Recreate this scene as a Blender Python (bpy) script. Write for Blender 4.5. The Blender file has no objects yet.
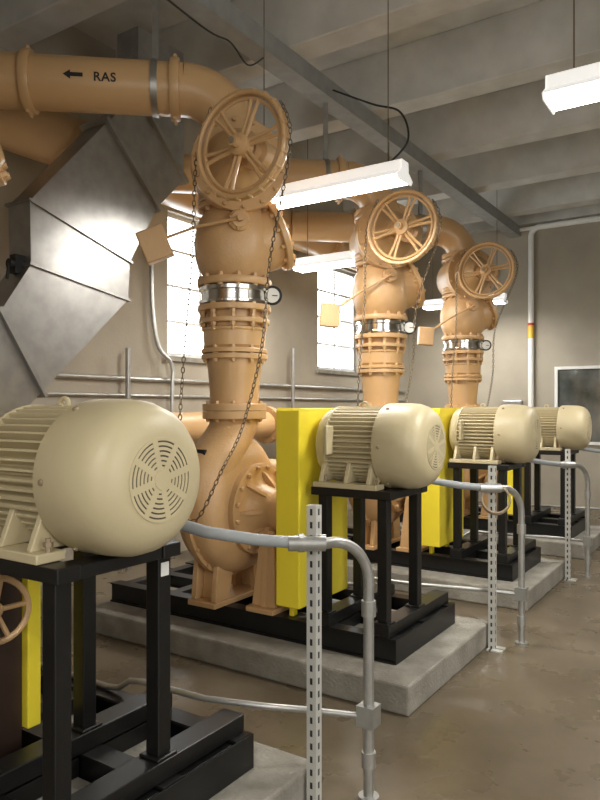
import bpy, bmesh, math, random
from mathutils import Vector, Matrix, Quaternion
random.seed(3)
V=Vector
SP=2.08
H=1.5
coll=bpy.context.scene.collection
WO={}   # world origins
# ---------------------------------------------------------------- materials
def mat(name,col,rough=.5,metal=0,noise=0,nscale=8,col2=None,bump=0,bscale=60,emit=None,es=0,spec=.5,detail=6,coat=0):
    m=bpy.data.materials.new(name); m.use_nodes=True
    nt=m.node_tree; b=nt.nodes['Principled BSDF']
    b.inputs['Base Color'].default_value=(*col,1); b.inputs['Roughness'].default_value=rough
    b.inputs['Metallic'].default_value=metal; b.inputs['Specular IOR Level'].default_value=spec
    b.inputs['Coat Weight'].default_value=coat
    tc=nt.nodes.new('ShaderNodeTexCoord')
    if noise or col2:
        n=nt.nodes.new('ShaderNodeTexNoise'); n.inputs['Scale'].default_value=nscale; n.inputs['Detail'].default_value=detail
        nt.links.new(tc.outputs['Object'],n.inputs['Vector'])
        r=nt.nodes.new('ShaderNodeValToRGB')
        r.color_ramp.elements[0].position=.35; r.color_ramp.elements[1].position=.65
        c2=col2 or tuple(c*(1-noise) for c in col)
        r.color_ramp.elements[0].color=(*c2,1); r.color_ramp.elements[1].color=(*col,1)
        nt.links.new(n.outputs['Fac'],r.inputs['Fac']); nt.links.new(r.outputs['Color'],b.inputs['Base Color'])
    if bump:
        n2=nt.nodes.new('ShaderNodeTexNoise'); n2.inputs['Scale'].default_value=bscale
        nt.links.new(tc.outputs['Object'],n2.inputs['Vector'])
        bp=nt.nodes.new('ShaderNodeBump'); bp.inputs['Strength'].default_value=bump; bp.inputs['Distance'].default_value=.01
        nt.links.new(n2.outputs['Fac'],bp.inputs['Height']); nt.links.new(bp.outputs['Normal'],b.inputs['Normal'])
    if emit:
        b.inputs['Emission Color'].default_value=(*emit,1); b.inputs['Emission Strength'].default_value=es
    return m
TAN=mat('tan_paint',(.61,.385,.185),.32,noise=.05,nscale=3,bump=.05,bscale=40)
TAN2=mat('tan_paint_cast',(.60,.375,.18),.38,noise=.08,nscale=6,bump=.2,bscale=70)
CREAM=mat('cream_enamel',(.57,.49,.305),.42,noise=.06,nscale=4,bump=.05,bscale=60)
DARK=mat('painted_shade',(.085,.072,.05),.8)
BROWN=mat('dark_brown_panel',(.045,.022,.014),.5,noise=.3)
BLACK=mat('black_enamel',(.009,.009,.009),.38,noise=.3,nscale=10)
YEL=mat('yellow_paint',(.95,.78,.05),.4,noise=.04,nscale=5)
GALV=mat('galvanised_steel',(.42,.415,.395),.36,metal=.85,col2=(.35,.345,.33),nscale=9,detail=3)
ZINC=mat('zinc_conduit',(.50,.50,.48),.38,metal=.75,noise=.15,nscale=20)
PVC=mat('grey_flexible_conduit',(.33,.35,.36),.5,noise=.1)
CHROME=mat('stainless',(.75,.74,.70),.15,metal=1)
BOLT=mat('bolt_steel',(.35,.27,.18),.45,metal=.3)
WHITE=mat('white_enamel',(.88,.88,.85),.4,noise=.03)
FRAMEM=mat('window_frame_grey',(.70,.71,.71),.5,noise=.05)
LAMP=mat('lamp_tube',(1,1,1),.4,emit=(1,.98,.93),es=24)
REFL=mat('glowing_white_reflector',(.88,.88,.86),.45,emit=(1,.97,.93),es=.5)  # housing emits faintly itself, imitating the tubes' light on it
CONC=mat('pad_concrete',(.33,.31,.265),.85,col2=(.225,.21,.175),nscale=7,bump=.5,bscale=60,detail=12)
CEIL=mat('ceiling_concrete',(.62,.615,.58),.85,col2=(.47,.465,.43),nscale=2.5,bump=.2,bscale=30,detail=12)
STEELB=mat('grey_steel_channel',(.34,.35,.34),.5,metal=.2,noise=.15)
CHAINM=mat('chain_metal',(.20,.16,.11),.45,metal=.7)
RUBBER=mat('black_rubber',(.015,.015,.015),.6)
INK=mat('black_ink',(.01,.01,.01),.6)
PAPER=mat('white_sticker',(.8,.8,.78),.6)
ORANGE=mat('yellow_label',(.80,.50,.06),.5)
REDL=mat('red_label',(.55,.05,.03),.5)
GLASSD=mat('glass_painted_reflections',(.16,.17,.16),.05,col2=(.05,.058,.053),nscale=2.2,spec=1)  # grey reflections painted into the dark glass as lighter patches
GLASS=bpy.data.materials.new('window_glass'); GLASS.use_nodes=True
nt=GLASS.node_tree; nt.nodes.clear()
o=nt.nodes.new('ShaderNodeOutputMaterial'); t=nt.nodes.new('ShaderNodeBsdfTransparent'); g=nt.nodes.new('ShaderNodeBsdfGlossy'); mx=nt.nodes.new('ShaderNodeMixShader')
g.inputs['Roughness'].default_value=.05; mx.inputs[0].default_value=.06
nt.links.new(t.outputs[0],mx.inputs[1]); nt.links.new(g.outputs[0],mx.inputs[2]); nt.links.new(mx.outputs[0],o.inputs[0])
# floor
FLOOR=mat('stained_concrete',(.175,.140,.094),.35,col2=(.115,.089,.056),nscale=1.8,bump=.06,bscale=25,detail=14)
nt=FLOOR.node_tree; b=nt.nodes['Principled BSDF']
[n for n in nt.nodes if n.type=='TEX_NOISE'][0].inputs['Distortion'].default_value=.4
[n for n in nt.nodes if n.type=='TEX_NOISE'][0].inputs['Roughness'].default_value=.62
tc=nt.nodes.new('ShaderNodeTexCoord'); n=nt.nodes.new('ShaderNodeTexNoise'); n.inputs['Scale'].default_value=3.5; n.inputs['Detail'].default_value=8
r=nt.nodes.new('ShaderNodeMapRange'); r.inputs['To Min'].default_value=.18; r.inputs['To Max'].default_value=.40
nt.links.new(tc.outputs['Object'],n.inputs['Vector']); nt.links.new(n.outputs['Fac'],r.inputs['Value']); nt.links.new(r.outputs[0],b.inputs['Roughness'])
WALL=mat('painted_precast_wall',(.41,.37,.295),.75,col2=(.355,.316,.25),nscale=1.6,bump=.12,bscale=35,detail=12)
# strut with slots
STRUT=mat('slotted_strut_channel',(.62,.62,.58),.45,metal=.25)
nt=STRUT.node_tree; b=nt.nodes['Principled BSDF']
tc=nt.nodes.new('ShaderNodeTexCoord'); sx=nt.nodes.new('ShaderNodeSeparateXYZ'); nt.links.new(tc.outputs['Object'],sx.inputs[0])
def M(op,a,bv):
    n=nt.nodes.new('ShaderNodeMath'); n.operation=op
    for k,x in enumerate((a,bv)):
        if x is None: continue
        if isinstance(x,(int,float)): n.inputs[k].default_value=x
        else: nt.links.new(x,n.inputs[k])
    return n.outputs[0]
fz=M('FRACT',M('MULTIPLY',sx.outputs['Z'],1/.048),None)
zz=M('LESS_THAN',fz,.5)
ax=M('LESS_THAN',M('ABSOLUTE',sx.outputs['X'],None),.0055)
ay=M('LESS_THAN',M('ABSOLUTE',sx.outputs['Y'],None),.0055)
msk=M('MULTIPLY',zz,M('MAXIMUM',ax,ay))
mxn=nt.nodes.new('ShaderNodeMixRGB'); mxn.inputs[1].default_value=(.62,.62,.58,1); mxn.inputs[2].default_value=(.03,.03,.03,1)
nt.links.new(msk,mxn.inputs[0]); nt.links.new(mxn.outputs[0],b.inputs['Base Color'])
# ---------------------------------------------------------------- mesh builder
class MB:
    def __init__(s): s.v=[]; s.f=[]
    def rings(s,rings,cap0=True,cap1=True,closed=False):
        n=len(rings[0]); base=len(s.v)
        for r in rings: s.v+= [tuple(p) for p in r]
        m=len(rings)
        for i in range(m if closed else m-1):
            a=base+i*n; c=base+((i+1)%m)*n
            for j in range(n):
                k=(j+1)%n
                s.f.append((a+j,a+k,c+k,c+j))
        if not closed:
            if cap0: s.f.append(tuple(base+j for j in reversed(range(n))))
            if cap1: s.f.append(tuple(base+(m-1)*n+j for j in range(n)))
        return s
    def box(s,lo,hi,M4=None):
        xs=(lo[0],hi[0]); ys=(lo[1],hi[1]); zs=(lo[2],hi[2]); base=len(s.v)
        for z in zs:
            for p in ((xs[0],ys[0]),(xs[1],ys[0]),(xs[1],ys[1]),(xs[0],ys[1])):
                q=V((p[0],p[1],z)); 
                if M4: q=M4@q
                s.v.append(tuple(q))
        for f in ((3,2,1,0),(4,5,6,7),(0,1,5,4),(1,2,6,5),(2,3,7,6),(3,0,4,7)): s.f.append(tuple(base+i for i in f))
        return s
    def lathe(s,prof,o,d,n=40,cap0=True,cap1=True):
        d=V(d).normalized(); q=V((0,0,1)).rotation_difference(d); o=V(o)
        R=[]
        for t,r in prof:
            r=max(r,1e-4)
            R.append([o+q@V((r*math.cos(2*math.pi*k/n),r*math.sin(2*math.pi*k/n),t)) for k in range(n)])
        return s.rings(R,cap0,cap1)
    def cyl(s,p0,p1,r,n=24,r1=None):
        p0=V(p0);p1=V(p1); L=(p1-p0).length
        return s.lathe([(0,r),(L,r if r1 is None else r1)],p0,p1-p0,n)
    def tube(s,pts,rad,n=16,cap=True,closed=False):
        pts=[V(p) for p in pts]; N=len(pts)
        if not hasattr(rad,'__len__'): rad=[rad]*N
        tg=[]
        for i in range(N):
            if closed: a=pts[(i+1)%N]-pts[i-1]
            else: a=pts[min(i+1,N-1)]-pts[max(i-1,0)]
            tg.append(a.normalized())
        up=V((0,0,1)) if abs(tg[0].z)<.9 else V((0,1,0))
        nrm=(up-tg[0]*up.dot(tg[0])).normalized(); R=[]
        for i in range(N):
            if i:
                q=tg[i-1].rotation_difference(tg[i]); nrm=q@nrm
            bn=tg[i].cross(nrm)
            R.append([pts[i]+(nrm*math.cos(2*math.pi*k/n)+bn*math.sin(2*math.pi*k/n))*rad[i] for k in range(n)])
        return s.rings(R,cap,cap,closed)
    def torus(s,o,d,R,r,n=48,m=10,sc=1,e=None):
        d=V(d).normalized(); q=V((0,0,1)).rotation_difference(d); o=V(o); rs=[]
        for i in range(n):
            a=2*math.pi*i/n; c=V((math.cos(a),math.sin(a),0))
            rs.append([o+q@(c*(R+r*math.cos(2*math.pi*k/m))+V((0,0,sc*r*math.sin(2*math.pi*k/m)))) for k in range(m)])
        return s.rings(rs,closed=True)
    def sphere(s,o,r,n=28,m=14,sc=(1,1,1),d=(0,0,1)):
        prof=[(-r*math.cos(math.pi*i/m)*sc[2],r*math.sin(math.pi*i/m)) for i in range(m+1)]
        return s.lathe(prof,o,d,n)
    def flange(s,o,d,r,t,bolts=8,rb=None,bs=.018):
        o=V(o);d=V(d).normalized()
        s.lathe([(-t/2,r-.004),(-t/2+.004,r),(t/2-.004,r),(t/2,r-.004)],o,d,40)
        q=V((0,0,1)).rotation_difference(d); rb=rb or r-.035
        for k in range(bolts):
            a=2*math.pi*(k+.5)/bolts
            c=o+q@V((rb*math.cos(a),rb*math.sin(a),0))
            s.lathe([(-t/2-bs,bs*.62),(-t/2-bs*.2,bs*.8),(t/2+bs*.2,bs*.8),(t/2+bs,bs*.62)],c,d,6)
        return s
def setup(ob,name,origin,parent):
    if parent is not None:
        ob.parent=parent; ob.location=origin-WO[parent.name]
    else: ob.location=origin
    WO[ob.name]=origin
def fin(mb,name,m,parent=None,origin=None,bevel=0,smooth=True,label=None,angle=35):
    vs=[V(p) for p in mb.v]
    if origin is None:
        lo=V([min(p[i] for p in vs) for i in range(3)]); hi=V([max(p[i] for p in vs) for i in range(3)])
        origin=(lo+hi)/2
        if parent is None: origin.z=lo.z
    origin=V(origin)
    me=bpy.data.meshes.new(name); me.from_pydata([p-origin for p in vs],[],mb.f); me.update()
    bm=bmesh.new(); bm.from_mesh(me); bmesh.ops.recalc_face_normals(bm,faces=bm.faces); bm.to_mesh(me); bm.free()
    if smooth:
        for p in me.polygons: p.use_smooth=True
        me.set_sharp_from_angle(angle=math.radians(angle))
    me.materials.append(m)
    ob=bpy.data.objects.new(name,me); coll.objects.link(ob)
    setup(ob,name,origin,parent)
    if bevel:
        bv=ob.modifiers.new('bevel','BEVEL'); bv.width=bevel; bv.segments=2; bv.limit_method='ANGLE'; bv.angle_limit=math.radians(50)
    if label: ob['label']=label
    return ob
def empty(name,origin):
    e=bpy.data.objects.new(name,None); e.empty_display_size=.1; coll.objects.link(e); e.location=origin; WO[e.name]=V(origin); return e
def meta(ob,label,cat,group=None):
    ob['label']=label; ob['category']=cat
    if group: ob['group']=group
    return ob
def struct(ob,label=None,cat=None):
    ob['kind']='structure'
    if label: ob['label']=label
    return ob
def clone(ob,dy,parent=None):
    c=ob.copy(); coll.objects.link(c)
    if parent is not None: c.parent=parent; 
    else: c.location=ob.location+V((0,dy,0))
    WO[c.name]=WO[ob.name]+V((0,dy,0))
    for ch in list(ob.children): clone(ch,dy,c)
    return c
def arc(c,a,b,R,n=10):
    c=V(c);a=V(a);b=V(b)
    return [c+a*R*math.cos(t)+b*R*math.sin(t) for t in [math.pi/2*i/n for i in range(n+1)]]
# ---------------------------------------------------------------- camera
cam=bpy.data.cameras.new('camera'); co=bpy.data.objects.new('camera',cam); coll.objects.link(co)
co.location=(0,0,H); co.rotation_euler=(math.pi/2,0,math.radians(33.4))
cam.sensor_fit='VERTICAL'; cam.sensor_height=36; cam.lens=690*36/800; cam.shift_y=.01; cam.clip_start=.05
bpy.context.scene.camera=co
F=V((-math.sin(math.radians(33.4)),math.cos(math.radians(33.4)),0)); Rr=V((math.cos(math.radians(33.4)),math.sin(math.radians(33.4)),0))
def P(u,v,d): return F*d+Rr*((u-300)/690*d)+V((0,0,H-(v-408)/690*d))
def PX(u,v,x):  # point on plane x=const
    d=826.6*(-x)/(755-u); p=P(u,v,d); return p
# ---------------------------------------------------------------- room shell
XW=-5.0; YF=11.0; XE=4.0; YS=-3.0; ZC=4.85
mb=MB(); mb.box((XW-.3,YS-.3,-.2),(XE+.3,YF+.3,0)); struct(fin(mb,'floor',FLOOR,smooth=False,origin=(0,0,0)),'stained brown concrete floor')
mb=MB(); mb.box((XW-.3,YS-.3,ZC),(XE+.3,YF+.3,ZC+.2)); struct(fin(mb,'ceiling',CEIL,smooth=False,origin=(0,0,ZC)),'precast concrete ceiling slab')
wins=[(5.13,6.28),(8.03,9.18)]; zb,zt=2.03,3.52
mb=MB()
ys=YS-.3
for a,b_ in wins:
    mb.box((XW-.3,ys,0),(XW,a,ZC)); mb.box((XW-.3,a,0),(XW,b_,zb)); mb.box((XW-.3,a,zt),(XW,b_,ZC)); ys=b_
mb.box((XW-.3,ys,0),(XW,YF+.3,ZC))
struct(fin(mb,'wall_west',WALL,smooth=False,origin=(0,0,0)),'tan painted precast wall with window openings')
mb=MB(); mb.box((XW,YF,0),(XE+.3,YF+.3,ZC)); struct(fin(mb,'wall_north',WALL,smooth=False,origin=(0,0,0)),'tan painted end wall')
mb=MB(); mb.box((XE,YS,0),(XE+.3,YF,ZC)); struct(fin(mb,'wall_east',WALL,smooth=False,origin=(0,0,0)),'tan painted side wall')
mb=MB(); mb.box((XW,YS-.3,0),(XE+.3,YS,ZC)); struct(fin(mb,'wall_south',WALL,smooth=False,origin=(0,0,0)),'tan painted wall')
for k,(a,b_) in enumerate(wins):
    e=empty('window_%d'%(k+1),(XW-.1,(a+b_)/2,zb)); struct(e,'tall steel window with white frame and small panes')
    mb=MB(); t=.045
    x0,x1=XW-.11,XW-.06
    mb.box((x0,a,zb),(x1,a+t,zt)); mb.box((x0,b_-t,zb),(x1,b_,zt)); mb.box((x0,a+t,zb),(x1,b_-t,zb+t)); mb.box((x0,a+t,zt-t),(x1,b_-t,zt))
    y=(a+b_)/2; mb.box((x0+.01,y-.015,zb+t),(x1-.01,y+.015,zt-t))
    for j in range(1,4):
        z=zb+(zt-zb)*j/4; mb.box((x0+.012,a+t,z-.013),(x1-.012,b_-t,z+.013))
    fin(mb,'window_frame',FRAMEM,e,smooth=False)
    mb=MB(); mb.box((x0+.022,a+t,zb+t),(x0+.026,b_-t,zt-t)); fin(mb,'window_pane',GLASS,e,smooth=False)
    mb=MB(); mb.box((XW-.02,a-.04,zb-.05),(XW+.04,b_+.04,zb)); fin(mb,'window_sill',CONC,e,smooth=False)
e=empty('window_3',(-1.9,YF-.03,.95)); struct(e,'interior window with white frame and dark glass')
mb=MB(); a,b_=-2.56,-1.1; z0,z1=.95,2.13; t=.045
mb.box((a,YF-.05,z0),(a+t,YF,z1)); mb.box((b_-t,YF-.05,z0),(b_,YF,z1)); mb.box((a+t,YF-.05,z0),(b_-t,YF,z0+t)); mb.box((a+t,YF-.05,z1-t),(b_-t,YF,z1)); mb.box((-1.86,YF-.045,z0+t),(-1.82,YF,z1-t))
fin(mb,'window_frame',WHITE,e,smooth=False)
mb=MB(); mb.box((a+t,YF-.02,z0+t),(b_-t,YF-.01,z1-t)); fin(mb,'window_pane',GLASSD,e,smooth=False)
# ceiling beams
k=1
y=-2.35
while y<10.6:
    mb=MB(); 
    mb.rings([[ (x,y-.22,ZC),(x,y-.13,4.36),(x,y+.13,4.36),(x,y+.22,ZC)] for x in (XW,XE)])
    struct(fin(mb,'trim_%d'%k,CEIL,smooth=False,bevel=.01),'concrete ceiling tee stem'); k+=1; y+=1.4
mb=MB(); mb.box((XW,YF-.12,4.36),(XE,YF,ZC)); struct(fin(mb,'trim_%d'%k,CEIL,smooth=False),'concrete bearing ledge')
# ---------------------------------------------------------------- unit (i=0) builder
Y0=1.46
mb=MB(); mb.box((-3.80,Y0-.46,0),(-1.40,Y0+.78,.15)); pad=meta(fin(mb,'concrete_pad',CONC,bevel=.012,smooth=False),'raised grey concrete housekeeping pad under pump skid','concrete pad','pump pads')
# skid : frame of channels with grey grout fill
sk=empty('pump_skid',(-2.7,Y0+.17,.15)); meta(sk,'black painted steel channel skid on concrete pad','steel skid','pump skids')
for y,s in ((Y0-.20,1),(Y0+.19,1),(Y0+.56,-1)):
    mb=MB(); w=.045
    mb.box((-3.76,y-w,.151),(-1.58,y+w,.161)); mb.box((-3.76,y-w,.270),(-1.58,y+w,.28)); 
    yw=y-s*(w-.022); mb.box((-3.76,yw-.008,.161),(-1.58,yw+.008,.270))
    fin(mb,'side_rail',BLACK,sk,smooth=False)
for x in (-3.70,-3.25,-2.85,-2.45,-2.03,-1.635):
    for a,b_ in ((-.154,.144),(.236,.514)):
        mb=MB(); mb.box((x-.04,Y0+a,.20),(x+.04,Y0+b_,.268)); fin(mb,'cross_member',BLACK,sk,smooth=False,bevel=.003)
for a,b_ in ((-.150,.140),(.240,.510)):
    mb=MB(); mb.box((-3.74,Y0+a,.1505),(-1.66,Y0+b_,.199)); fin(mb,'grout_fill',CONC,sk,smooth=False,label='grey grout infill')
mb=MB(); mb.box((-1.578,Y0-.245,.152),(-1.570,Y0+.605,.279)); fin(mb,'end_plate',BLACK,sk,smooth=False)
# motor stand
ZS=.345
st=empty('motor_stand',(-1.86,Y0,.28)); meta(st,'black square tube steel stand carrying an electric motor','motor stand','motor stands')
mb=MB()
for y in (Y0-.205,Y0+.205): mb.box((-2.10,y-.04,1.01),(-1.60,y+.04,1.055))
for x in (-2.05,-1.65): mb.box((x-.045,Y0-.165,1.01),(x+.045,Y0+.165,1.05))
fin(mb,'top_frame',BLACK,st,smooth=False,bevel=.004)
for x in (-2.03,-1.66):
    for y in (Y0-.2,Y0+.2):
        mb=MB(); mb.box((x-.029,y-.029,ZS+.01),(x+.029,y+.029,1.01)); mb.box((x-.045,y-.045,ZS),(x+.045,y+.045,ZS+.01)); fin(mb,'leg',BLACK,st,smooth=False,bevel=.004)
    mb=MB(); mb.box((x-.05,Y0-.245,.281),(x+.05,Y0+.60,ZS)); fin(mb,'base_rail',BLACK,st,smooth=False,bevel=.004)
for x in (-2.03,-1.70,):
    for y in (Y0-.2,Y0+.2): 
        mb=MB(); mb.cyl((x,y,1.05),(x,y,1.125),.008,10); mb.cyl((x,y,1.10),(x,y,1.113),.015,6); fin(mb,'anchor_bolt',BOLT,st)
# motor
mo=empty('electric_motor',(-1.77,Y0,1.055)); meta(mo,'cream finned electric motor with domed fan cover on black stand','electric motor','pump motors')
zc=1.29
mb=MB(); N=46; ringp=[]
for k in range(N*4):
    a=2*math.pi*k/(N*4); q=k%4; r=.219 if q in(0,1) else .184
    ringp.append((math.cos(a)*r,math.sin(a)*r))
mb.rings([[(x,Y0+p[0],zc+p[1]) for p in ringp] for x in (-2.03,-1.70)])
mb.lathe([(-2.035,.2),(-2.03,.215),(-2.015,.222),(-2.005,.222),(-2.0,.2)],(0,Y0,zc),(1,0,0),48)
fin(mb,'motor_body',CREAM,mo,angle=25)
mb=MB(); mb.lathe([(-2.115,.06),(-2.11,.10),(-2.095,.16),(-2.07,.20),(-2.035,.205),(-2.03,.205)],(0,Y0,zc),(1,0,0),48)
fin(mb,'end_bell',CREAM,mo)
mb=MB(); mb.lathe([(-1.705,.222),(-1.70,.234),(-1.685,.238),(-1.58,.238),(-1.52,.233),(-1.475,.218),(-1.448,.196),(-1.434,.172),(-1.427,.150),(-1.424,.132),(-1.424,.0)],(0,Y0,zc),(1,0,0),64)
fc=fin(mb,'fan_cover',CREAM,mo,angle=50)
mb=MB(); mb.lathe([(-1.4238,.119),(-1.4222,.119)],(0,Y0,zc),(1,0,0),48); fin(mb,'grille_shade_disc',DARK,fc)  # dark disc laid on the cover, painting the shade behind the grille
mb=MB()
for k in range(7):
    R=.120-.0142*k
    mb.lathe([(-1.4235,R+.0050),(-1.4205,R+.0044),(-1.4205,R-.0044),(-1.4235,R-.0050)],(0,Y0,zc),(1,0,0),56,False,False)
mb.lathe([(-1.4235,.031),(-1.418,.029),(-1.417,.0)],(0,Y0,zc),(1,0,0),24)
for k in range(8):
    a=2*math.pi*(k+.3)/8; c=V((0,math.cos(a),math.sin(a))); t=V((0,-math.sin(a),math.cos(a)))*.010
    o=V((-1.4235,Y0,zc)); X=V((.0034,0,0))
    q=[o+c*.025-t,o+c*.120-t,o+c*.120+t,o+c*.025+t]; mb.rings([q,[p+X for p in q]])
fin(mb,'fan_grille',CREAM,fc)
for s in (-1,1):
    mb=MB()
    mb.box((-2.06,Y0+s*.2-.05,1.056),(-1.66,Y0+s*.2+.05,1.085))
    for x in (-2.02,-1.86,-1.72):
        mb.rings([[(x-.012,Y0+s*.235,1.085),(x-.012,Y0+s*.10,1.085),(x-.012,Y0+s*.12,1.15),(x-.012,Y0+s*.19,1.2)],[(x+.012,Y0+s*.235,1.085),(x+.012,Y0+s*.10,1.085),(x+.012,Y0+s*.12,1.15),(x+.012,Y0+s*.19,1.2)]])
    fin(mb,'motor_foot',CREAM,mo,bevel=.004)
mb=MB(); mb.torus((-1.86,Y0,zc+.222),(0,1,0),.020,.008,20,8); mb.box((-1.885,Y0-.03,zc+.19),(-1.835,Y0+.03,zc+.220)); fin(mb,'lifting_eye',CREAM,mo)
mb=MB(); mb.box((-1.97,Y0-.275,1.24),(-1.95,Y0-.20,1.40)); fin(mb,'nameplate_bracket',CREAM,mo,bevel=.006)
mb=MB(); mb.box((-1.99,Y0+.20,1.20),(-1.77,Y0+.33,1.38)); fin(mb,'junction_box',CREAM,mo,bevel=.01)
for a in (60,120,240,300,0,180):
    mb=MB(); a=math.radians(a); c=V((-1.655,Y0+math.cos(a)*.236,zc+math.sin(a)*.236)); mb.lathe([(0,.010),(.008,.009),(.010,.004)],c,(0,math.cos(a),math.sin(a)),10); fin(mb,'cover_screw',BOLT,mo)
mo.location.x-=.025
# belt guard
x0,x1,y0_,y1_,z0,z1=-2.31,-2.15,Y0-.29,Y0+.27,.36,1.50
def guard(yo):
    mb=MB()
    ya,yb=y0_+yo,y1_+yo
    pr=[(ya,z0),(yb,z0),(yb,z1-.015),(yb-.015,z1),(ya+.015,z1),(ya,z1-.015)]
    mb.rings([[(x,p[0],p[1]) for p in pr] for x in (x0,x1)])
    for y in (ya+.09,ya+.43): mb.box((x0+.03,y,.281),(x0+.06,y+.05,z0))
    return meta(fin(mb,'belt_guard',YEL,smooth=False,bevel=.006),'tall yellow sheet metal belt guard between pump and motor','belt guard','belt guards')
for i in (1,2,3): guard(SP*i)
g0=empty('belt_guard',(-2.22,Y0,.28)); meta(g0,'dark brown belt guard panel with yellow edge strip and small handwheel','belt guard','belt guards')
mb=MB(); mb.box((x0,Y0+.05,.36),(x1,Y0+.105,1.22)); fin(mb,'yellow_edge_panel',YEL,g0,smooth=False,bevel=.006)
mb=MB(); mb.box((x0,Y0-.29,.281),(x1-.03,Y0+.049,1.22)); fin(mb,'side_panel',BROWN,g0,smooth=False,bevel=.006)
mb=MB(); c=V((-2.10,Y0-.11,.83)); dd=V((1,-.45,.1)).normalized()
mb.torus(c,dd,.105,.011,32,8); mb.lathe([(-.075,.018),(.0,.028),(.02,.02)],c,dd,12)
q=V((0,0,1)).rotation_difference(dd)
for k in range(5):
    a=2*math.pi*k/5; mb.tube([c,c+q@V((.105*math.cos(a),.105*math.sin(a),0))],.009,8)
fin(mb,'handwheel',TAN,g0)
# pump
yc=Y0-.06; XC=-2.80
pu=empty('centrifugal_pump',(XC,yc,.28)); meta(pu,'tan cast iron volute pump with upright discharge on black skid','pump','centrifugal pumps')
zc2=.87
mb=MB()
n=96; prof=[]
for k in range(25):
    th=-math.pi/2+math.pi*k/24
    prof.append((.19*math.copysign(abs(math.sin(th))**.75,math.sin(th)),abs(math.cos(th))**.5 if k not in(0,24) else 0.0))
def rad_at(a): 
    return .36+.105*a/(2*math.pi)
R=[]
for t,s in prof:
    ring=[]
    for j in range(n):
        a=2*math.pi*j/n; r=rad_at(a)
        if a<.9: 
            w_=(1-a/.9); w_=w_*w_*(3-2*w_); r=r+(rad_at(2*math.pi)-r)*w_
        ring.append((XC+t,yc+max(s,.001)*r*math.sin(a),zc2+max(s,.001)*r*math.cos(a)))
    R.append(ring)
mb.rings(R)
neck=[((-.20,.10),.165,.245),((-.195,.20),.168,.235),((-.175,.30),.168,.215),((-.13,.385),.165,.195),((-.07,.45),.162,.178),((-.025,.50),.160,.166),((-.004,.53),.158,.161),((0,.565),.158,.158)]
RR=[]
for (dy,dz),rx,ry in neck:
    RR.append([(XC+rx*math.cos(2*math.pi*k/36),yc+dy+ry*math.sin(2*math.pi*k/36),zc2+dz) for k in range(36)])
mb.rings(RR)
fin(mb,'volute',TAN2,pu,angle=70)
mb=MB(); n=72
def rimpt(a,dr,x): 
    r=rad_at(a)+dr; return (XC+x,yc+r*math.sin(a),zc2+r*math.cos(a))
rr=[]
for j in range(60):
    a=.72+(2*math.pi-1.32)*j/59
    rr.append([rimpt(a,-.03,-.018),rimpt(a,.022,-.018),rimpt(a,.022,.018),rimpt(a,-.03,.018)])
mb.rings(rr)
for j in range(15):
    a=.85+(2*math.pi-1.6)*j/14; p=rimpt(a,.008,0); mb.lathe([(-.034,.011),(.034,.011)],p,(1,0,0),6)
fin(mb,'casing_rim',TAN2,pu)
mb=MB(); mb.flange((XC,yc,1.455),(0,0,1),.205,.05,10,.175); fin(mb,'discharge_flange',TAN,pu)
mb=MB(); mb.lathe([(.12,.275),(.195,.285),(.218,.285),(.222,.276),(.225,.24),(.228,.21),(.25,.17),(.30,.145),(.35,.128),(.36,.128)],(XC,yc,zc2),(1,0,0),56)
for k in range(16):
    a=2*math.pi*(k+.5)/16; mb.lathe([(.21,.016),(.238,.016),(.244,.010)],V((XC,yc+.260*math.cos(a),zc2+.260*math.sin(a))),(1,0,0),6)
for k in range(8):
    a=2*math.pi*k/8; c=V((0,math.cos(a),math.sin(a))); t=V((0,-math.sin(a),math.cos(a)))*.010
    o=V((XC,yc,zc2)); X=V((1,0,0))
    q=[o+c*.232+X*.22,o+c*.10+X*.22,o+c*.10+X*.345,o+c*.145+X*.325,o+c*.225+X*.25]
    mb.rings([[p-t for p in q],[p+t for p in q]])
fin(mb,'back_cover',TAN2,pu)
mb=MB(); mb.lathe([(.36,.11),(.365,.135),(.39,.14),(.44,.14),(.46,.125),(.465,.09),(.47,.03),(.485,.03)],(XC,yc,zc2),(1,0,0),32)
for k in range(6):
    a=2*math.pi*k/6; mb.lathe([(.45,.010),(.472,.010)],V((XC,yc+.105*math.cos(a),zc2+.105*math.sin(a))),(1,0,0),6)
fin(mb,'bearing_housing',TAN,pu)
mb=MB(); mb.lathe([(-.33,.14),(-.28,.14),(-.22,.17),(-.15,.22)],(XC,yc,zc2),(1,0,0),36); mb.flange((XC-.32,yc,zc2),(1,0,0),.2,.04,8,.17); fin(mb,'suction_nozzle',TAN,pu)
mb=MB(); X=XC-.03
mb.box((X-.11,yc-.29,.281),(X+.11,yc+.29,.315))
for s in (-1,1):
    mb.rings([[(x,yc+s*.27,.315),(x,yc+s*.13,.315),(x,yc+s*.10,.52),(x,yc+s*.24,.58)] for x in (X-.10,X-.06)])
    mb.rings([[(x,yc+s*.27,.315),(x,yc+s*.13,.315),(x,yc+s*.10,.52),(x,yc+s*.24,.58)] for x in (X+.06,X+.10)])
    mb.rings([[(X+x,yc+s*.21,.315),(X+x,yc+s*.19,.315),(X+x,yc+s*.165,.54),(X+x,yc+s*.185,.54)] for x in (-.06,.06)])
fin(mb,'pump_foot',TAN,pu,bevel=.005)
mb=MB(); X=XC+.345
mb.box((X-.10,yc-.20,.281),(X+.10,yc+.20,.312))
mb.rings([[(x,yc-.165,.312),(x,yc+.165,.312),(x,yc+.125,.78),(x,yc-.125,.78)] for x in (X-.018,X+.018)])
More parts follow.
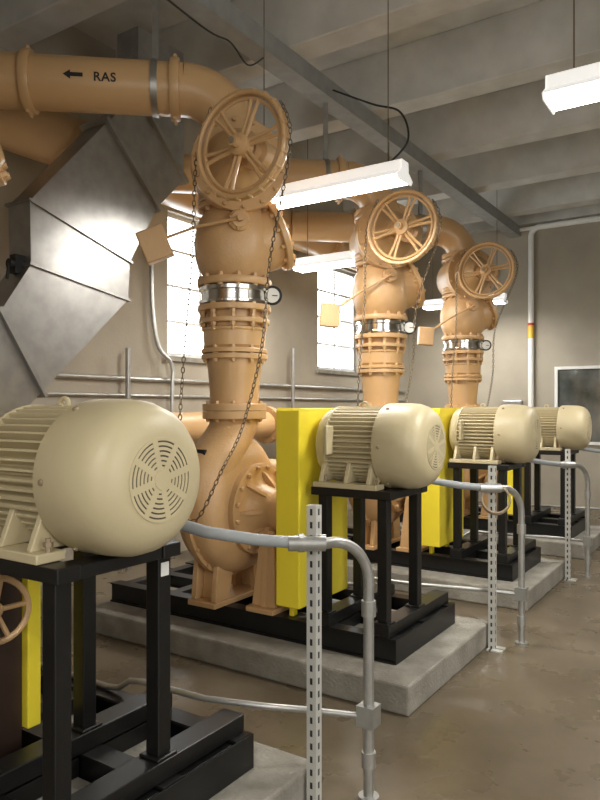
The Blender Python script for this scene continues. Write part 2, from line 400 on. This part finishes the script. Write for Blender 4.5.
for s in (-1,0,1):
    mb.rings([[(X-.085,yc+s*.145-.012,.312),(X+.085,yc+s*.145-.012,.312),(X+.045,yc+s*.11-.012,.76),(X-.045,yc+s*.11-.012,.76)],[(X-.085,yc+s*.145+.012,.312),(X+.085,yc+s*.145+.012,.312),(X+.045,yc+s*.11+.012,.76),(X-.045,yc+s*.11+.012,.76)]])
fin(mb,'pump_foot',TAN,pu,bevel=.004)
mb=MB(); mb.box((XC-.05,yc-.345,1.20),(XC+.05,yc-.328,1.25)); fin(mb,'nameplate',INK,pu)
# suction pipe
mb=MB(); XH=-4.62
pts=[(-3.165,yc,zc2),(-4.0,yc,zc2)]+[tuple(p) for p in arc((XH+.22,yc,zc2+.22),(0,0,-1),(-1,0,0),.22,8)]+[(XH,yc,1.18)]
mb.tube(pts,.125,24); mb.flange((-3.18,yc,zc2),(1,0,0),.2,.04,8,.17); mb.flange((-3.62,yc,zc2),(1,0,0),.2,.035,8,.17); mb.flange((-3.67,yc,zc2),(1,0,0),.2,.035,8,.17)
sp=meta(fin(mb,'suction_pipe',TAN),'tan flanged suction pipe turning up behind the pump','pipe','suction pipes')
# lower spool + coupling
mb=MB(); c=V((XC,yc,0))
mb.lathe([(1.505,.155),(1.60,.158),(1.72,.168),(1.78,.176),(1.84,.176)],c,(0,0,1),36)
mb.flange((XC,yc,1.505),(0,0,1),.205,.045,10,.175)
mb.flange((XC,yc,1.825),(0,0,1),.212,.032,10,.19,.022)
ls=meta(fin(mb,'pipe_reducer',TAN),'tan flanged reducer spool on the pump discharge','pipe fitting','discharge reducers')
mb=MB(); mb.lathe([(1.842,.172),(1.88,.180),(1.895,.196),(1.985,.200),(1.995,.208),(2.005,.208),(2.015,.178),(2.155,.178)],c,(0,0,1),36)
mb.flange((XC,yc,1.862),(0,0,1),.212,.028,10,.19,.020); mb.flange((XC,yc,2.05),(0,0,1),.226,.03,10,.206,.024); mb.flange((XC,yc,2.132),(0,0,1),.235,.038,10,.21,.024)
for k in range(10):
    a=2*math.pi*(k+.5)/10; x_=XC+.206*math.cos(a); y_=yc+.206*math.sin(a); mb.cyl((x_,y_,1.985),(x_,y_,2.11),.009,8)
cp=meta(fin(mb,'flange_coupling',TAN),'tan bolted flange coupling with tie rods and nuts','pipe coupling','flange couplings')
# pressure sensing ring + gauge
pg=empty('pressure_ring',(XC,yc,2.155)); meta(pg,'stainless banded pressure sensor ring with round gauge','pressure gauge','pressure rings')
mb=MB(); mb.lathe([(2.156,.19),(2.16,.226),(2.175,.228),(2.18,.215),(2.188,.215)],c,(0,0,1),48); mb.lathe([(2.235,.215),(2.24,.226),(2.262,.228),(2.27,.19)],c,(0,0,1),48)
fin(mb,'steel_band',CHROME,pg)
mb=MB(); mb.lathe([(2.186,.205),(2.188,.212),(2.236,.212),(2.238,.205)],c,(0,0,1),48); fin(mb,'sensor_body',CHROME,pg)
gd_=V((.5,-.86,-.12)).normalized(); gp=V((XC,yc,2.215))+Rr*.25+V((.03,-.05,0))
mb=MB(); mb.lathe([(-.035,.03),(-.03,.055),(-.02,.06),(.018,.062),(.02,.055)],gp,gd_,32,True,True); mb.tube([gp-gd_*.01-Rr*.04,V((XC,yc,2.215))+Rr*.2],.012,10); gc=fin(mb,'gauge_case',RUBBER,pg)
mb=MB(); mb.lathe([(.0205,.046),(.023,.0455)],gp,gd_,32); fin(mb,'gauge_dial',WHITE,gc)
mb=MB(); qg=V((0,0,1)).rotation_difference(gd_); mb.tube([gp+gd_*.024,gp+gd_*.024+qg@V((.03,.015,0))],.003,6); fin(mb,'gauge_needle',INK,gc)
D1=V((1,1,0)).normalized(); D2=V((1,-1,0)).normalized()
# check valve
def check_valve(wz):
    cv=empty('check_valve',(XC,yc,2.272)); meta(cv,'tan swing check valve with side lever and square counterweight','check valve','check valves')
    mb=MB(); mb.lathe([(2.30,.175),(2.33,.19),(2.37,.222),(2.43,.245),(2.50,.255),(2.57,.256),(2.65,.245),(2.71,.215),(2.75,.19),(2.80,.18)],c,(0,0,1),44)
    mb.flange((XC,yc,2.295),(0,0,1),.238,.045,12,.212,.024); mb.flange((XC,yc,2.775),(0,0,1),.235,.035,12,.208,.022)
    mb.flange((XC,yc,2.812),(0,0,1),.235,.025,12,.208,.01)
    cd=(D1*.9+V((0,0,.35))).normalized()
    mb.lathe([(0,.20),(.20,.20),(.29,.19)],(XC,yc,2.51),cd,36)
    mb.lathe([(.18,.07),(.275,.065),(.285,.05),(.30,.05)],(XC,yc,2.64),D2,24)
    for k in range(4):
        a=math.pi/2*k+.6; q=V((0,0,1)).rotation_difference(D2); mb.lathe([(.27,.009),(.295,.009)],V((XC,yc,2.64))+q@V((.055*math.cos(a),.055*math.sin(a),0)),D2,6)
    fin(mb,'valve_body',TAN2,cv,angle=45)
    mb=MB(); mb.flange(V((XC,yc,2.51))+cd*.30,cd,.228,.04,12,.20,.022); mb.lathe([(.32,.16),(.35,.14),(.365,.0)],(XC,yc,2.51),cd,32); fin(mb,'access_cover',TAN,cv)
    q0=V((XC,yc,2.64)); wp=V((q0.x,q0.y,wz))-D1*.50+D2*.12
    mb=MB(); mb.tube([q0+D2*.27,q0+D2*.34],.020,12); mid=(q0+D2*.32+wp)/2+V((0,0,.03)); mb.tube([q0+D2*.32,mid,wp+V((0,0,.02))],.010,10); fin(mb,'lever',TAN2,cv)
    Mx=Matrix.Translation(wp)@Matrix.Rotation(math.radians(38),4,'Z')@Matrix.Rotation(math.radians(-22 if wz>2.45 else 4),4,'Y')
    mb=MB(); mb.box((-.085,-.04,-.10),(.085,.04,.10),Mx); fin(mb,'counterweight',TAN2,cv,bevel=.008)
    return cv
cvA=check_valve(2.50); cvB=check_valve(2.30)
# gate valve
gv=empty('gate_valve',(XC,yc,2.822)); meta(gv,'tan flanged gate valve with horizontal stem and spoked chain wheel','gate valve','gate valves')
ZT=3.19
mb=MB(); mb.flange((XC,yc,2.847),(0,0,1),.235,.042,12,.205); mb.flange((XC,yc,ZT),(0,0,1),.235,.042,12,.205)
mb.lathe([(2.86,.18),(2.93,.20),(3.03,.235),(3.10,.215),(3.18,.18)],c,(0,0,1),40)
zv=2.99; o=V((XC,yc,zv))
mb.lathe([(-.30,.10),(-.27,.19),(-.2,.235),(0,.25),(.18,.25)],o,D2,40)
mb.flange(o+D2*.19,D2,.29,.04,14,.265)
fin(mb,'valve_body',TAN2,gv,angle=45)
Dw=V((.05,-1,0)).normalized(); DwS=V((1,.05,0)).normalized()
wc=V((XC,yc,2.95))+D2*.65-Rr*.032
mb=MB(); mb.flange(o+D2*.232,D2,.29,.035,14,.265); mb.lathe([(.245,.22),(.30,.19),(.36,.12),(.42,.085),(.44,.08)],o,D2,36)
fin(mb,'bonnet',TAN,gv)
gb=wc-Dw*.17
mb=MB(); mb.tube([o+D2*.40,(o+D2*.42+gb)/2,gb],.07,20); mb.lathe([(-.08,.05),(-.07,.085),(.05,.09),(.06,.06),(.10,.05)],gb,Dw,28)
fin(mb,'gear_operator',TAN2,gv)
mb=MB(); mb.cyl(gb+Dw*.05,wc+Dw*.10,.018,16); fin(mb,'stem',BOLT,gv)
mb=MB(); RW=.285
mb.torus(wc-Dw*.016,Dw,RW,.015,64,10); mb.torus(wc+Dw*.016,Dw,RW,.015,64,10); mb.torus(wc,Dw,RW-.033,.011,64,8)
mb.lathe([(-.04,.05),(-.035,.06),(.035,.06),(.04,.05),(.045,.03),(.09,.028)],wc,Dw,28)
q=V((0,0,1)).rotation_difference(Dw)
for k in range(6):
    a=2*math.pi*k/6+.2; f=lambda r,b: wc+q@V((r*math.cos(b),r*math.sin(b),0))
    mb.tube([f(.05,a-.25),f(.16,a-.09),f(RW-.03,a-.10)],.012,8); mb.tube([f(.05,a+.25),f(.16,a+.09),f(RW-.03,a+.10)],.012,8)
for k in range(24):
    a=2*math.pi*k/24; p=q@V((math.cos(a),math.sin(a),0)); mb.tube([wc+p*(RW+.004)-Dw*.03,wc+p*(RW+.016),wc+p*(RW+.004)+Dw*.03],.009,6)
fin(mb,'handwheel',TAN,gv)
# lateral with elbow
ZL=3.53; RB=.32; RP=.163
DL=V((.765,.644,0)).normalized(); DN=V((.644,-.765,0)).normalized()
def coup(mb,o,d):
    mb.lathe([(-.03,RP+.004),(-.029,RP+.022),(-.018,RP+.028),(.018,RP+.028),(.029,RP+.022),(.03,RP+.004)],o,d,40)
    for s in (-1,1):
        p=V(o)+V((0,0,1))*s*(RP+.033); mb.tube([p-DN*.05,p+DN*.05],.012,8)
mb=MB(); Cc=V((XC,yc,ZL-RB))-DL*RB
mb.tube([V((XC,yc,ZT+.015))]+arc(Cc,DL,V((0,0,1)),RB,14),RP,36)
fl=V((XC,yc,ZL))
mb.flange(V((XC,yc,ZT+.044)),(0,0,1),.235,.042,12,.205)
coup(mb,fl-DL*.375,DL)
mb.cyl(fl-DL*.32,fl-DL*1.98,RP,40)
coup(mb,fl-DL*1.27,DL)
la=meta(fin(mb,'discharge_pipe',TAN),'tan elbow and angled branch pipe from valve up to header','pipe','discharge branch pipes')
# chain loop
def chain(path):
    P_=[V(p) for p in path]; S=[]; n=len(P_)
    for i in range(n-1):
        p0=P_[max(i-1,0)];p1=P_[i];p2=P_[i+1];p3=P_[min(i+2,n-1)]
        for k in range(20):
            t=k/20; S.append(.5*((2*p1)+(-p0+p2)*t+(2*p0-5*p1+4*p2-p3)*t*t+(-p0+3*p1-3*p2+p3)*t**3))
    S.append(P_[-1])
    mb=MB(); step=.030; acc=0; out=[]
    for a,b in zip(S,S[1:]):
        L=(b-a).length; 
        while acc<=L:
            out.append((a+(b-a)*(acc/L),(b-a).normalized())); acc+=step
        acc-=L
    for k,(c_,t) in enumerate(out):
        side=V((0,0,1)).cross(t)
        if side.length<.1: side=V((1,-1,0))
        side.normalize(); nn=t.cross(side)
        w=side if k%2 else nn
        r=.0033; rs=[]
        for i in range(10):
            a=2*math.pi*i/10
            cc=c_+t*math.cos(a)*.0185+w*math.sin(a)*.0095
            ra=(t*math.cos(a)+w*math.sin(a)); h=t.cross(w)
            rs.append([cc+ra*r*math.cos(b)+h*r*math.sin(b) for b in (0,math.pi/2,math.pi,1.5*math.pi)])
        mb.rings(rs,closed=True)
    return mb
dy1=V((0,-SP,0))
path=[wc-DwS*.22+V((0,0,.24)),wc-DwS*.315,P(192,260,3.93)+dy1,P(186,330,3.93)+dy1,P(180,420,3.88)+dy1,P(180,500,3.72)+dy1,P(196,520,3.68)+dy1,P(222,470,3.75)+dy1,P(243,425,3.87)+dy1,P(262,345,3.95)+dy1,P(270,260,4.0)+dy1,wc+DwS*.315+V((0,0,-.05)),wc+DwS*.25+V((0,0,.2))]
ch=meta(fin(chain(path),'operating_chain',CHAINM,smooth=True),'loop of steel chain hanging from a valve chain wheel','chain','valve chains')
# strut post and conduits
mb=MB(); px,py=-1.365,Y0+.705
mb.box((px-.02,py-.02,.008),(px-.016,py+.02,1.14)); mb.box((px-.016,py-.02,.008),(px+.0205,py-.0165,1.14)); mb.box((px-.016,py+.0165,.008),(px+.0205,py+.02,1.14)); mb.box((px+.0165,py-.0165,.008),(px+.0205,py+.0165,1.14))
mb.box((px-.022,py-.05,.0),(px+.07,py+.05,.008))
po=meta(fin(mb,'strut_post',STRUT,smooth=False,origin=(px,py,0)),'slotted galvanised strut channel post bolted to floor','strut post','strut posts')
cd0=empty('motor_conduit',(-1.24,Y0+.92,0)); meta(cd0,'grey flexible and rigid conduit arching from motor down to floor','conduit','motor conduits')
ex,ey=-1.24,Y0+.90
hd=V((.44,.90,0)).normalized()
bendc=V((ex,ey,1.0-.17))-hd*.17
arcp=arc(bendc,V((0,0,1)),hd,.17,10)
mb=MB(); mb.tube([V((-1.315,py-.03,1.005))]+[p for p in arcp]+[V((ex,ey,.5)),V((ex,ey,0.0))],.0205,18)
mb.cyl((ex,ey,.70),(ex,ey,.76),.028,16); mb.cyl((ex,ey,.12),(ex,ey,.18),.028,16); mb.cyl((ex,ey,0),(ex,ey,.012),.04,16)
fin(mb,'rigid_conduit',ZINC,cd0)
mb=MB(); fp=[V((-1.885,Y0+.335,1.12)),V((-1.80,Y0+.345,1.10)),V((-1.64,Y0+.42,1.055)),V((-1.50,Y0+.53,1.025)),V((-1.40,Y0+.625,1.01))]
mb.tube(fp,.0215,18); fin(mb,'flexible_conduit',PVC,cd0)
mb=MB(); mb.cyl((-1.415,Y0+.61,1.008),(-1.31,py-.01,1.005),.028,18); mb.cyl((-1.39,Y0+.637,1.007),(-1.375,Y0+.652,1.007),.034,8); fin(mb,'conduit_fitting',ZINC,cd0)
yq=Y0+.575
pA=V((ex-.02,ey-.01,.315)); pB=V((-1.50,Y0+.70,.305)); pC=V((-1.90,yq,.295)); pD=V((-2.60,yq,.295))
pA2=[pA,pB,V((-1.56,Y0+.672,.303)),V((-1.84,yq+.03,.296)),pC,pD,V((-3.2,yq,.295))]
mb=MB(); mb.tube([pA,V((-1.45,Y0+.74,.35)),V((-1.56,Y0+.665,.362)),V((-1.80,Y0+.59,.362)),V((-2.13,yq,.362)),V((-2.20,yq,.35)),V((-2.27,yq,.305)),V((-2.34,yq,.2945)),V((-3.2,yq,.2945))],.0125,12)
mb.box((ex-.035,ey-.035,.28),(ex+.035,ey+.035,.36)); fin(mb,'small_conduit',ZINC,cd0)
mb=MB(); mb.box((px+.021,py-.03,.985),(px+.035,py+.03,1.03)); fin(mb,'pipe_clamp',ZINC,cd0)

for i in (1,2,3):
    for t in (pad,sk,st,mo,pu,sp,ls,cp,pg,gv,la,ch,po,cd0): clone(t,SP*i)
clone(cvA,SP); clone(cvB,SP*2); 
cvB.location=cvB.location+V((0,SP*3,0))
cvA['label']='tan swing check valve with raised lever and square counterweight'
bpy.data.objects['check_valve.002']['label']='tan swing check valve with raised lever and square counterweight'
la1=bpy.data.objects['discharge_pipe.001']; la1['label']='tan elbow and branch pipe stencilled RAS with black arrow'
def onpipe(flat,s0,z0):
    out=[]; R=RP+.0025; base=V((XC,yc+SP,ZL))
    a0=math.asin(z0/R)
    for x,y in flat:
        a=a0+y/R; out.append(base-DL*s0+DL*x+DN*R*math.cos(a)+V((0,0,R*math.sin(a))))
    return out
cu=bpy.data.curves.new('ras','FONT'); cu.body='RAS'; cu.size=.074; cu.align_x='CENTER'; cu.align_y='CENTER'; cu.offset=.0018; cu.space_character=1.1
to=bpy.data.objects.new('tmp',cu); coll.objects.link(to)
bpy.context.view_layer.update()
me=bpy.data.meshes.new_from_object(to.evaluated_get(bpy.context.evaluated_depsgraph_get()))
bm=bmesh.new(); bm.from_mesh(me); bmesh.ops.triangulate(bm,faces=bm.faces)
for it in range(3):
    lg=[e for e in bm.edges if e.calc_length()>.015]
    if lg: bmesh.ops.subdivide_edges(bm,edges=lg,cuts=1); bmesh.ops.triangulate(bm,faces=bm.faces)
bm.verts.index_update(); bm.verts.ensure_lookup_table()
mb=MB(); pts=onpipe([(v.co.x,v.co.y) for v in bm.verts],.79,-.02); mb.v=[tuple(p) for p in pts]; mb.f=[tuple(v.index for v in f.verts) for f in bm.faces]; bm.free()
bpy.data.objects.remove(to)
fin(mb,'stencil_lettering',INK,la1,smooth=False)
mb=MB(); fl2=[(-.062,0),(-.018,.028),(-.018,0),(-.018,-.028),(-.018,.012),(.02,.012),(.056,.012),(.056,-.012),(.02,-.012),(-.018,-.012)]
pp=onpipe(fl2,.975,-.012); mb.v=[tuple(p) for p in pp]
mb.f=[(0,2,1),(0,3,2),(4,9,8,5),(5,8,7,6)]
fin(mb,'stencil_arrow',INK,la1,smooth=False)
mb=MB(); mb.box((-1.6308,Y0+.182,.945),(-1.6292,Y0+.218,.99)); fin(mb,'sticker',PAPER,st,smooth=False)
# ---------------------------------------------------------------- headers
mb=MB(); mb.cyl((-4.45,-2.6,3.56),(-4.45,8.5,3.56),.21,44)
for y in (1.9,1.945,5.2,5.245,7.3,7.345): mb.flange((-4.45,y,3.56),(0,1,0),.26,.038,14,.235)
mb.sphere((-4.45,8.5,3.56),.209,40,12,(1,1,.5),(0,1,0))
meta(fin(mb,'header_pipe',TAN),'large tan overhead header pipe running along window wall','pipe')
mb=MB(); mb.cyl((XH,-.5,1.31),(XH,8.6,1.31),.15,36)
for y in (2.4,2.44,4.2,4.24,6.3,6.34): mb.flange((XH,y,1.31),(0,1,0),.21,.035,10,.185)
meta(fin(mb,'suction_header',TAN),'tan horizontal suction header pipe behind the pumps','pipe')
# ---------------------------------------------------------------- duct (flat-sided, mitred)
XD=-3.85; xa=-4.08
S_=[((-44,376),(-14,450)),((0,312),(42,392)),((31,264),(128,300)),((30,200),(130,262)),((107,122),(157,208))]
st_=[(PX(*l,XD),PX(*r_,XD)) for l,r_ in S_]
a,b_=st_[0]
st_=[(V((XD,a.y,.0)),V((XD,b_.y,.0)))]+st_
a,b_=st_[-1]; e=(b_-a).normalized(); nrm=V((0,-e.z,e.y)); 
if nrm.z<0: nrm=-nrm
A=a+nrm*.42; B=b_+nrm*.42
st_.append((A,B)); st_.append((V((XD,A.y,4.36)),V((XD,B.y,4.36))))
mb=MB()
mb.rings([[a,b_,V((xa,b_.y,b_.z)),V((xa,a.y,a.z))] for a,b_ in st_])
du=empty('ventilation_duct',((XD+xa)/2,2.3,0)); meta(du,'galvanised sheet metal ventilation duct with angled offsets','duct')
fin(mb,'duct_body',GALV,du,smooth=False,bevel=.002)
for i in (2,3,4,5,6):
    mb=MB(); a,b_=st_[i]; e=(b_-a).normalized(); t=V((0,-e.z,e.y)).normalized()
    w_=.009 if i in (3,4) else .015; g_=.016 if i in (3,4) else .032
    A=a-e*g_; B=b_+e*g_; xf=XD+g_
    ring_o=[V((xf,A.y,A.z)),V((xf,B.y,B.z)),V((xa-g_,B.y,B.z)),V((xa-g_,A.y,A.z))]
    ring_i=[V((XD-.002,a.y,a.z)),V((XD-.002,b_.y,b_.z)),V((xa+.002,b_.y,b_.z)),V((xa+.002,a.y,a.z))]
    mb.rings([[p-t*w_ for p in ring_i],[p-t*w_ for p in ring_o],[p+t*w_ for p in ring_o],[p+t*w_ for p in ring_i]],closed=True)
    fin(mb,'duct_flange',GALV,du,smooth=False)
# damper quadrant fitting on the duct edge
a=st_[3][0]; 
mb=MB(); mb.box((XD-.12,a.y-.07,a.z-.06),(XD-.06,a.y+.0,a.z+.06)); mb.cyl((XD-.09,a.y-.10,a.z),(XD-.09,a.y-.07,a.z),.03,16); mb.tube([(XD-.09,a.y-.095,a.z),(XD-.09,a.y-.11,a.z-.10)],.01,8)
fin(mb,'damper_fitting',RUBBER,du,label='dark damper handle fitting')
# ---------------------------------------------------------------- overhead channel
mb=MB(); mb.box((-3.26,YS,4.20),(-3.08,YF,4.215)); mb.box((-3.26,YS,4.215),(-3.245,YF,4.355)); mb.box((-3.095,YS,4.215),(-3.08,YF,4.355)); 
meta(fin(mb,'overhead_channel',STEELB,smooth=False),'long grey steel channel fixed under the ceiling beams','steel channel')
for i in (1,2,3):
    hp=V((XC,yc+SP*i,ZL))-DL*.50
    e=empty('pipe_hanger',(hp.x,hp.y,ZL)); meta(e,'grey strut pipe hanger clamped round a tan pipe','pipe hanger','pipe hangers')
    mb=MB(); Mx=Matrix.Translation(hp)@Matrix.Rotation(math.atan2(DL.y,DL.x),4,'Z'); mb.box((-.02,-.02,RP+.008),(.02,.02,4.36-ZL-.001),Mx); fin(mb,'hanger_strut',GALV,e,smooth=False)
    mb=MB(); mb.lathe([(-.02,RP+.003),(-.02,RP+.01),(.02,RP+.01),(.02,RP+.003)],hp,DL,40); fin(mb,'clamp_ring',GALV,e)
# ---------------------------------------------------------------- fluorescent fixtures
LP=42
def fixture(x0,x1,y,z,name='fluorescent_light'):
    e=empty(name,((x0+x1)/2,y,z)); meta(e,'white suspended fluorescent strip light with two glowing tubes','light fixture','fluorescent lights')
    mb=MB(); pr=[(-.12,.03),(-.055,.075),(-.05,.14),(.05,.14),(.055,.075),(.12,.03),(.115,.026),(.05,.066),(-.05,.066),(-.115,.026)]
    mb.rings([[(x,y+p[0],z+p[1]) for p in pr] for x in (x0,x1)],False,False)
    for x in (x0,x1): 
        mb.rings([[(x+s,y+p[0],z+p[1]) for p in ((-.12,.03),(-.10,.0),(.10,.0),(.12,.03),(.055,.075),(.05,.14),(-.05,.14),(-.055,.075))] for s in (-.004,.004)])
    fin(mb,'reflector_housing',REFL,e,smooth=False)
    for s in (-.055,.055):
        mb=MB(); mb.cyl((x0+.01,y+s,z+.020),(x1-.01,y+s,z+.020),.021,12); fin(mb,'fluorescent_tube',LAMP,e)
    for x in (x0+.12,x1-.12):
        mb=MB(); mb.cyl((x,y,z+.14),(x,y,ZC-.001),.004,6); fin(mb,'hanger_wire',CHAINM,e)
    ld=bpy.data.lights.new('lamp_light','AREA'); ld.shape='RECTANGLE'; ld.size=(x1-x0)*.9; ld.size_y=.18; ld.energy=LP; ld.color=(1,.96,.90)
    lo=bpy.data.objects.new('lamp_light',ld); coll.objects.link(lo); lo.location=((x0+x1)/2,y,z-.012); 
fixture(-3.20,-1.93,4.18,2.99); fixture(-4.2,-2.98,6.34,3.0); fixture(-4.2,-2.98,9.85,3.0); fixture(-.86,.36,3.56,3.0)
fixture(-.86,.36,7.2,3.0); fixture(-.6,.62,-.9,3.2)
# ---------------------------------------------------------------- cables, conduits
def cable(pts,r,name,m,label,cat,n=10,sub=8):
    P_=[V(p) for p in pts]; S=[]; k=len(P_)
    for i in range(k-1):
        p0=P_[max(i-1,0)];p1=P_[i];p2=P_[i+1];p3=P_[min(i+2,k-1)]
        for j in range(sub):
            t=j/sub; S.append(.5*((2*p1)+(-p0+p2)*t+(2*p0-5*p1+4*p2-p3)*t*t+(-p0+3*p1-3*p2+p3)*t**3))
    S.append(P_[-1]); mb=MB(); mb.tube(S,r,n); return meta(fin(mb,name,m),label,cat)
cable([V((-2.05,4.18,3.13)),P(408,140,4.55),P(400,112,4.7),P(372,104,4.9),V((-3.08,5.2,4.28))],.007,'power_cord',RUBBER,'black power cord drooping to a strip light','cable')
cable([V((-3.17,2.6,4.2)),P(200,25,4.3),P(230,42,4.6),P(248,65,4.9),V((-3.17,4.3,4.21))],.006,'power_cord',RUBBER,'black power cord looping below the steel channel','cable')
def pipe(pts,r,name,m,label,cat):
    mb=MB(); mb.tube([V(p) for p in pts],r,12); return meta(fin(mb,name,m),label,cat)
pipe([(-4.97,1.0,1.78),(-4.97,10.8,1.78)],.022,'wall_conduit',ZINC,'grey conduit running level along the window wall','conduit')
pipe([(-4.98,1.0,1.62),(-4.98,10.8,1.62)],.016,'wall_conduit',ZINC,'thin grey conduit running level along the window wall','conduit')
for u in (128,293): 
    d=826.6*4.86/(755-u); p=P(u,350,d); 
    pipe([(p.x,p.y,0),(p.x,p.y,H+(408-348)/690*d)],.025,'guide_post',ZINC,'upright grey pipe post near the window wall','pipe post')
p4=PX(172,400,-4.9); cable([PX(152,240,-4.95),PX(152,300,-4.95),PX(158,345,-4.93),PX(172,366,-4.9),p4,V((p4.x,p4.y,0))],.022,'drop_conduit',ZINC,'grey bent conduit dropping down the wall','conduit')
dd=YF-.05
def E(u,v):
    rho=(u-300)/690; x=dd*(-.5505+.8349*rho)/(.8349+.5505*rho); d=-.5505*x+.8349*dd; return V((x,dd,H+(408-v)/690*d))
a=E(531,228); zt2=a.z
pts=[V((3.9,dd,zt2)),V((a.x+.14,dd,zt2))]+arc(V((a.x+.14,dd,zt2-.14)),V((0,0,1)),V((-1,0,0)),.14,8)+[V((a.x,dd,1.0))]
mb=MB(); mb.tube(pts,.045,16); 
mb.tube([V((a.x+.05,dd,zt2-.005)),V((a.x-.2,dd,zt2-.005))],.03,12)
e=meta(fin(mb,'wall_pipe',WHITE),'white pipe along the end wall turning down beside window','pipe')
pz=E(531,332).z
mb=MB(); mb.lathe([(-.10,.047),(.10,.047)],(a.x,dd,pz),(0,0,1),20); fin(mb,'pipe_marker',ORANGE,e)
mb=MB(); mb.lathe([(.10,.0475),(.14,.0475)],(a.x,dd,pz),(0,0,1),20); fin(mb,'pipe_marker',REDL,e)
mb=MB(); mb.box((-3.35,YF-.08,1.2),(-3.05,YF-.001,1.62)); meta(fin(mb,'wall_box',GALV,smooth=False,bevel=.01),'grey electrical box mounted on the end wall','electrical box')
cl=V((-1.33,Y0+.70+SP,.99)); mb=MB()
for k in range(3): mb.torus(cl+V((0,-.03-.004*k,-.06+.006*k)),(.5,-.8,.1*k),.085,.006,36,6)
meta(fin(mb,'rope_coil',BOLT),'coil of thin cord hung on a strut post','cord coil')
# ---------------------------------------------------------------- lights / world
w=bpy.data.worlds.new('world'); bpy.context.scene.world=w; w.use_nodes=True
w.node_tree.nodes['Background'].inputs[0].default_value=(.88,.95,1,1); w.node_tree.nodes['Background'].inputs[1].default_value=9.0
def area(loc,rot,sx,sy,e,col):
    ld=bpy.data.lights.new('added_daylight','AREA'); ld.shape='RECTANGLE'; ld.size=sx; ld.size_y=sy; ld.energy=e; ld.color=col
    lo=bpy.data.objects.new('added_daylight',ld); coll.objects.link(lo); lo.location=loc; lo.rotation_euler=rot  # unseen lamps added inside the closed walls to simulate door daylight
area((3.2,1.0,2.1),(0,math.radians(90),0),2.4,3.4,98,(1,.985,.95))
area((1.0,-2.8,2.0),(math.radians(90),0,0),4.0,2.8,58,(1,.975,.94))
bpy.context.scene.view_settings.view_transform='Standard'
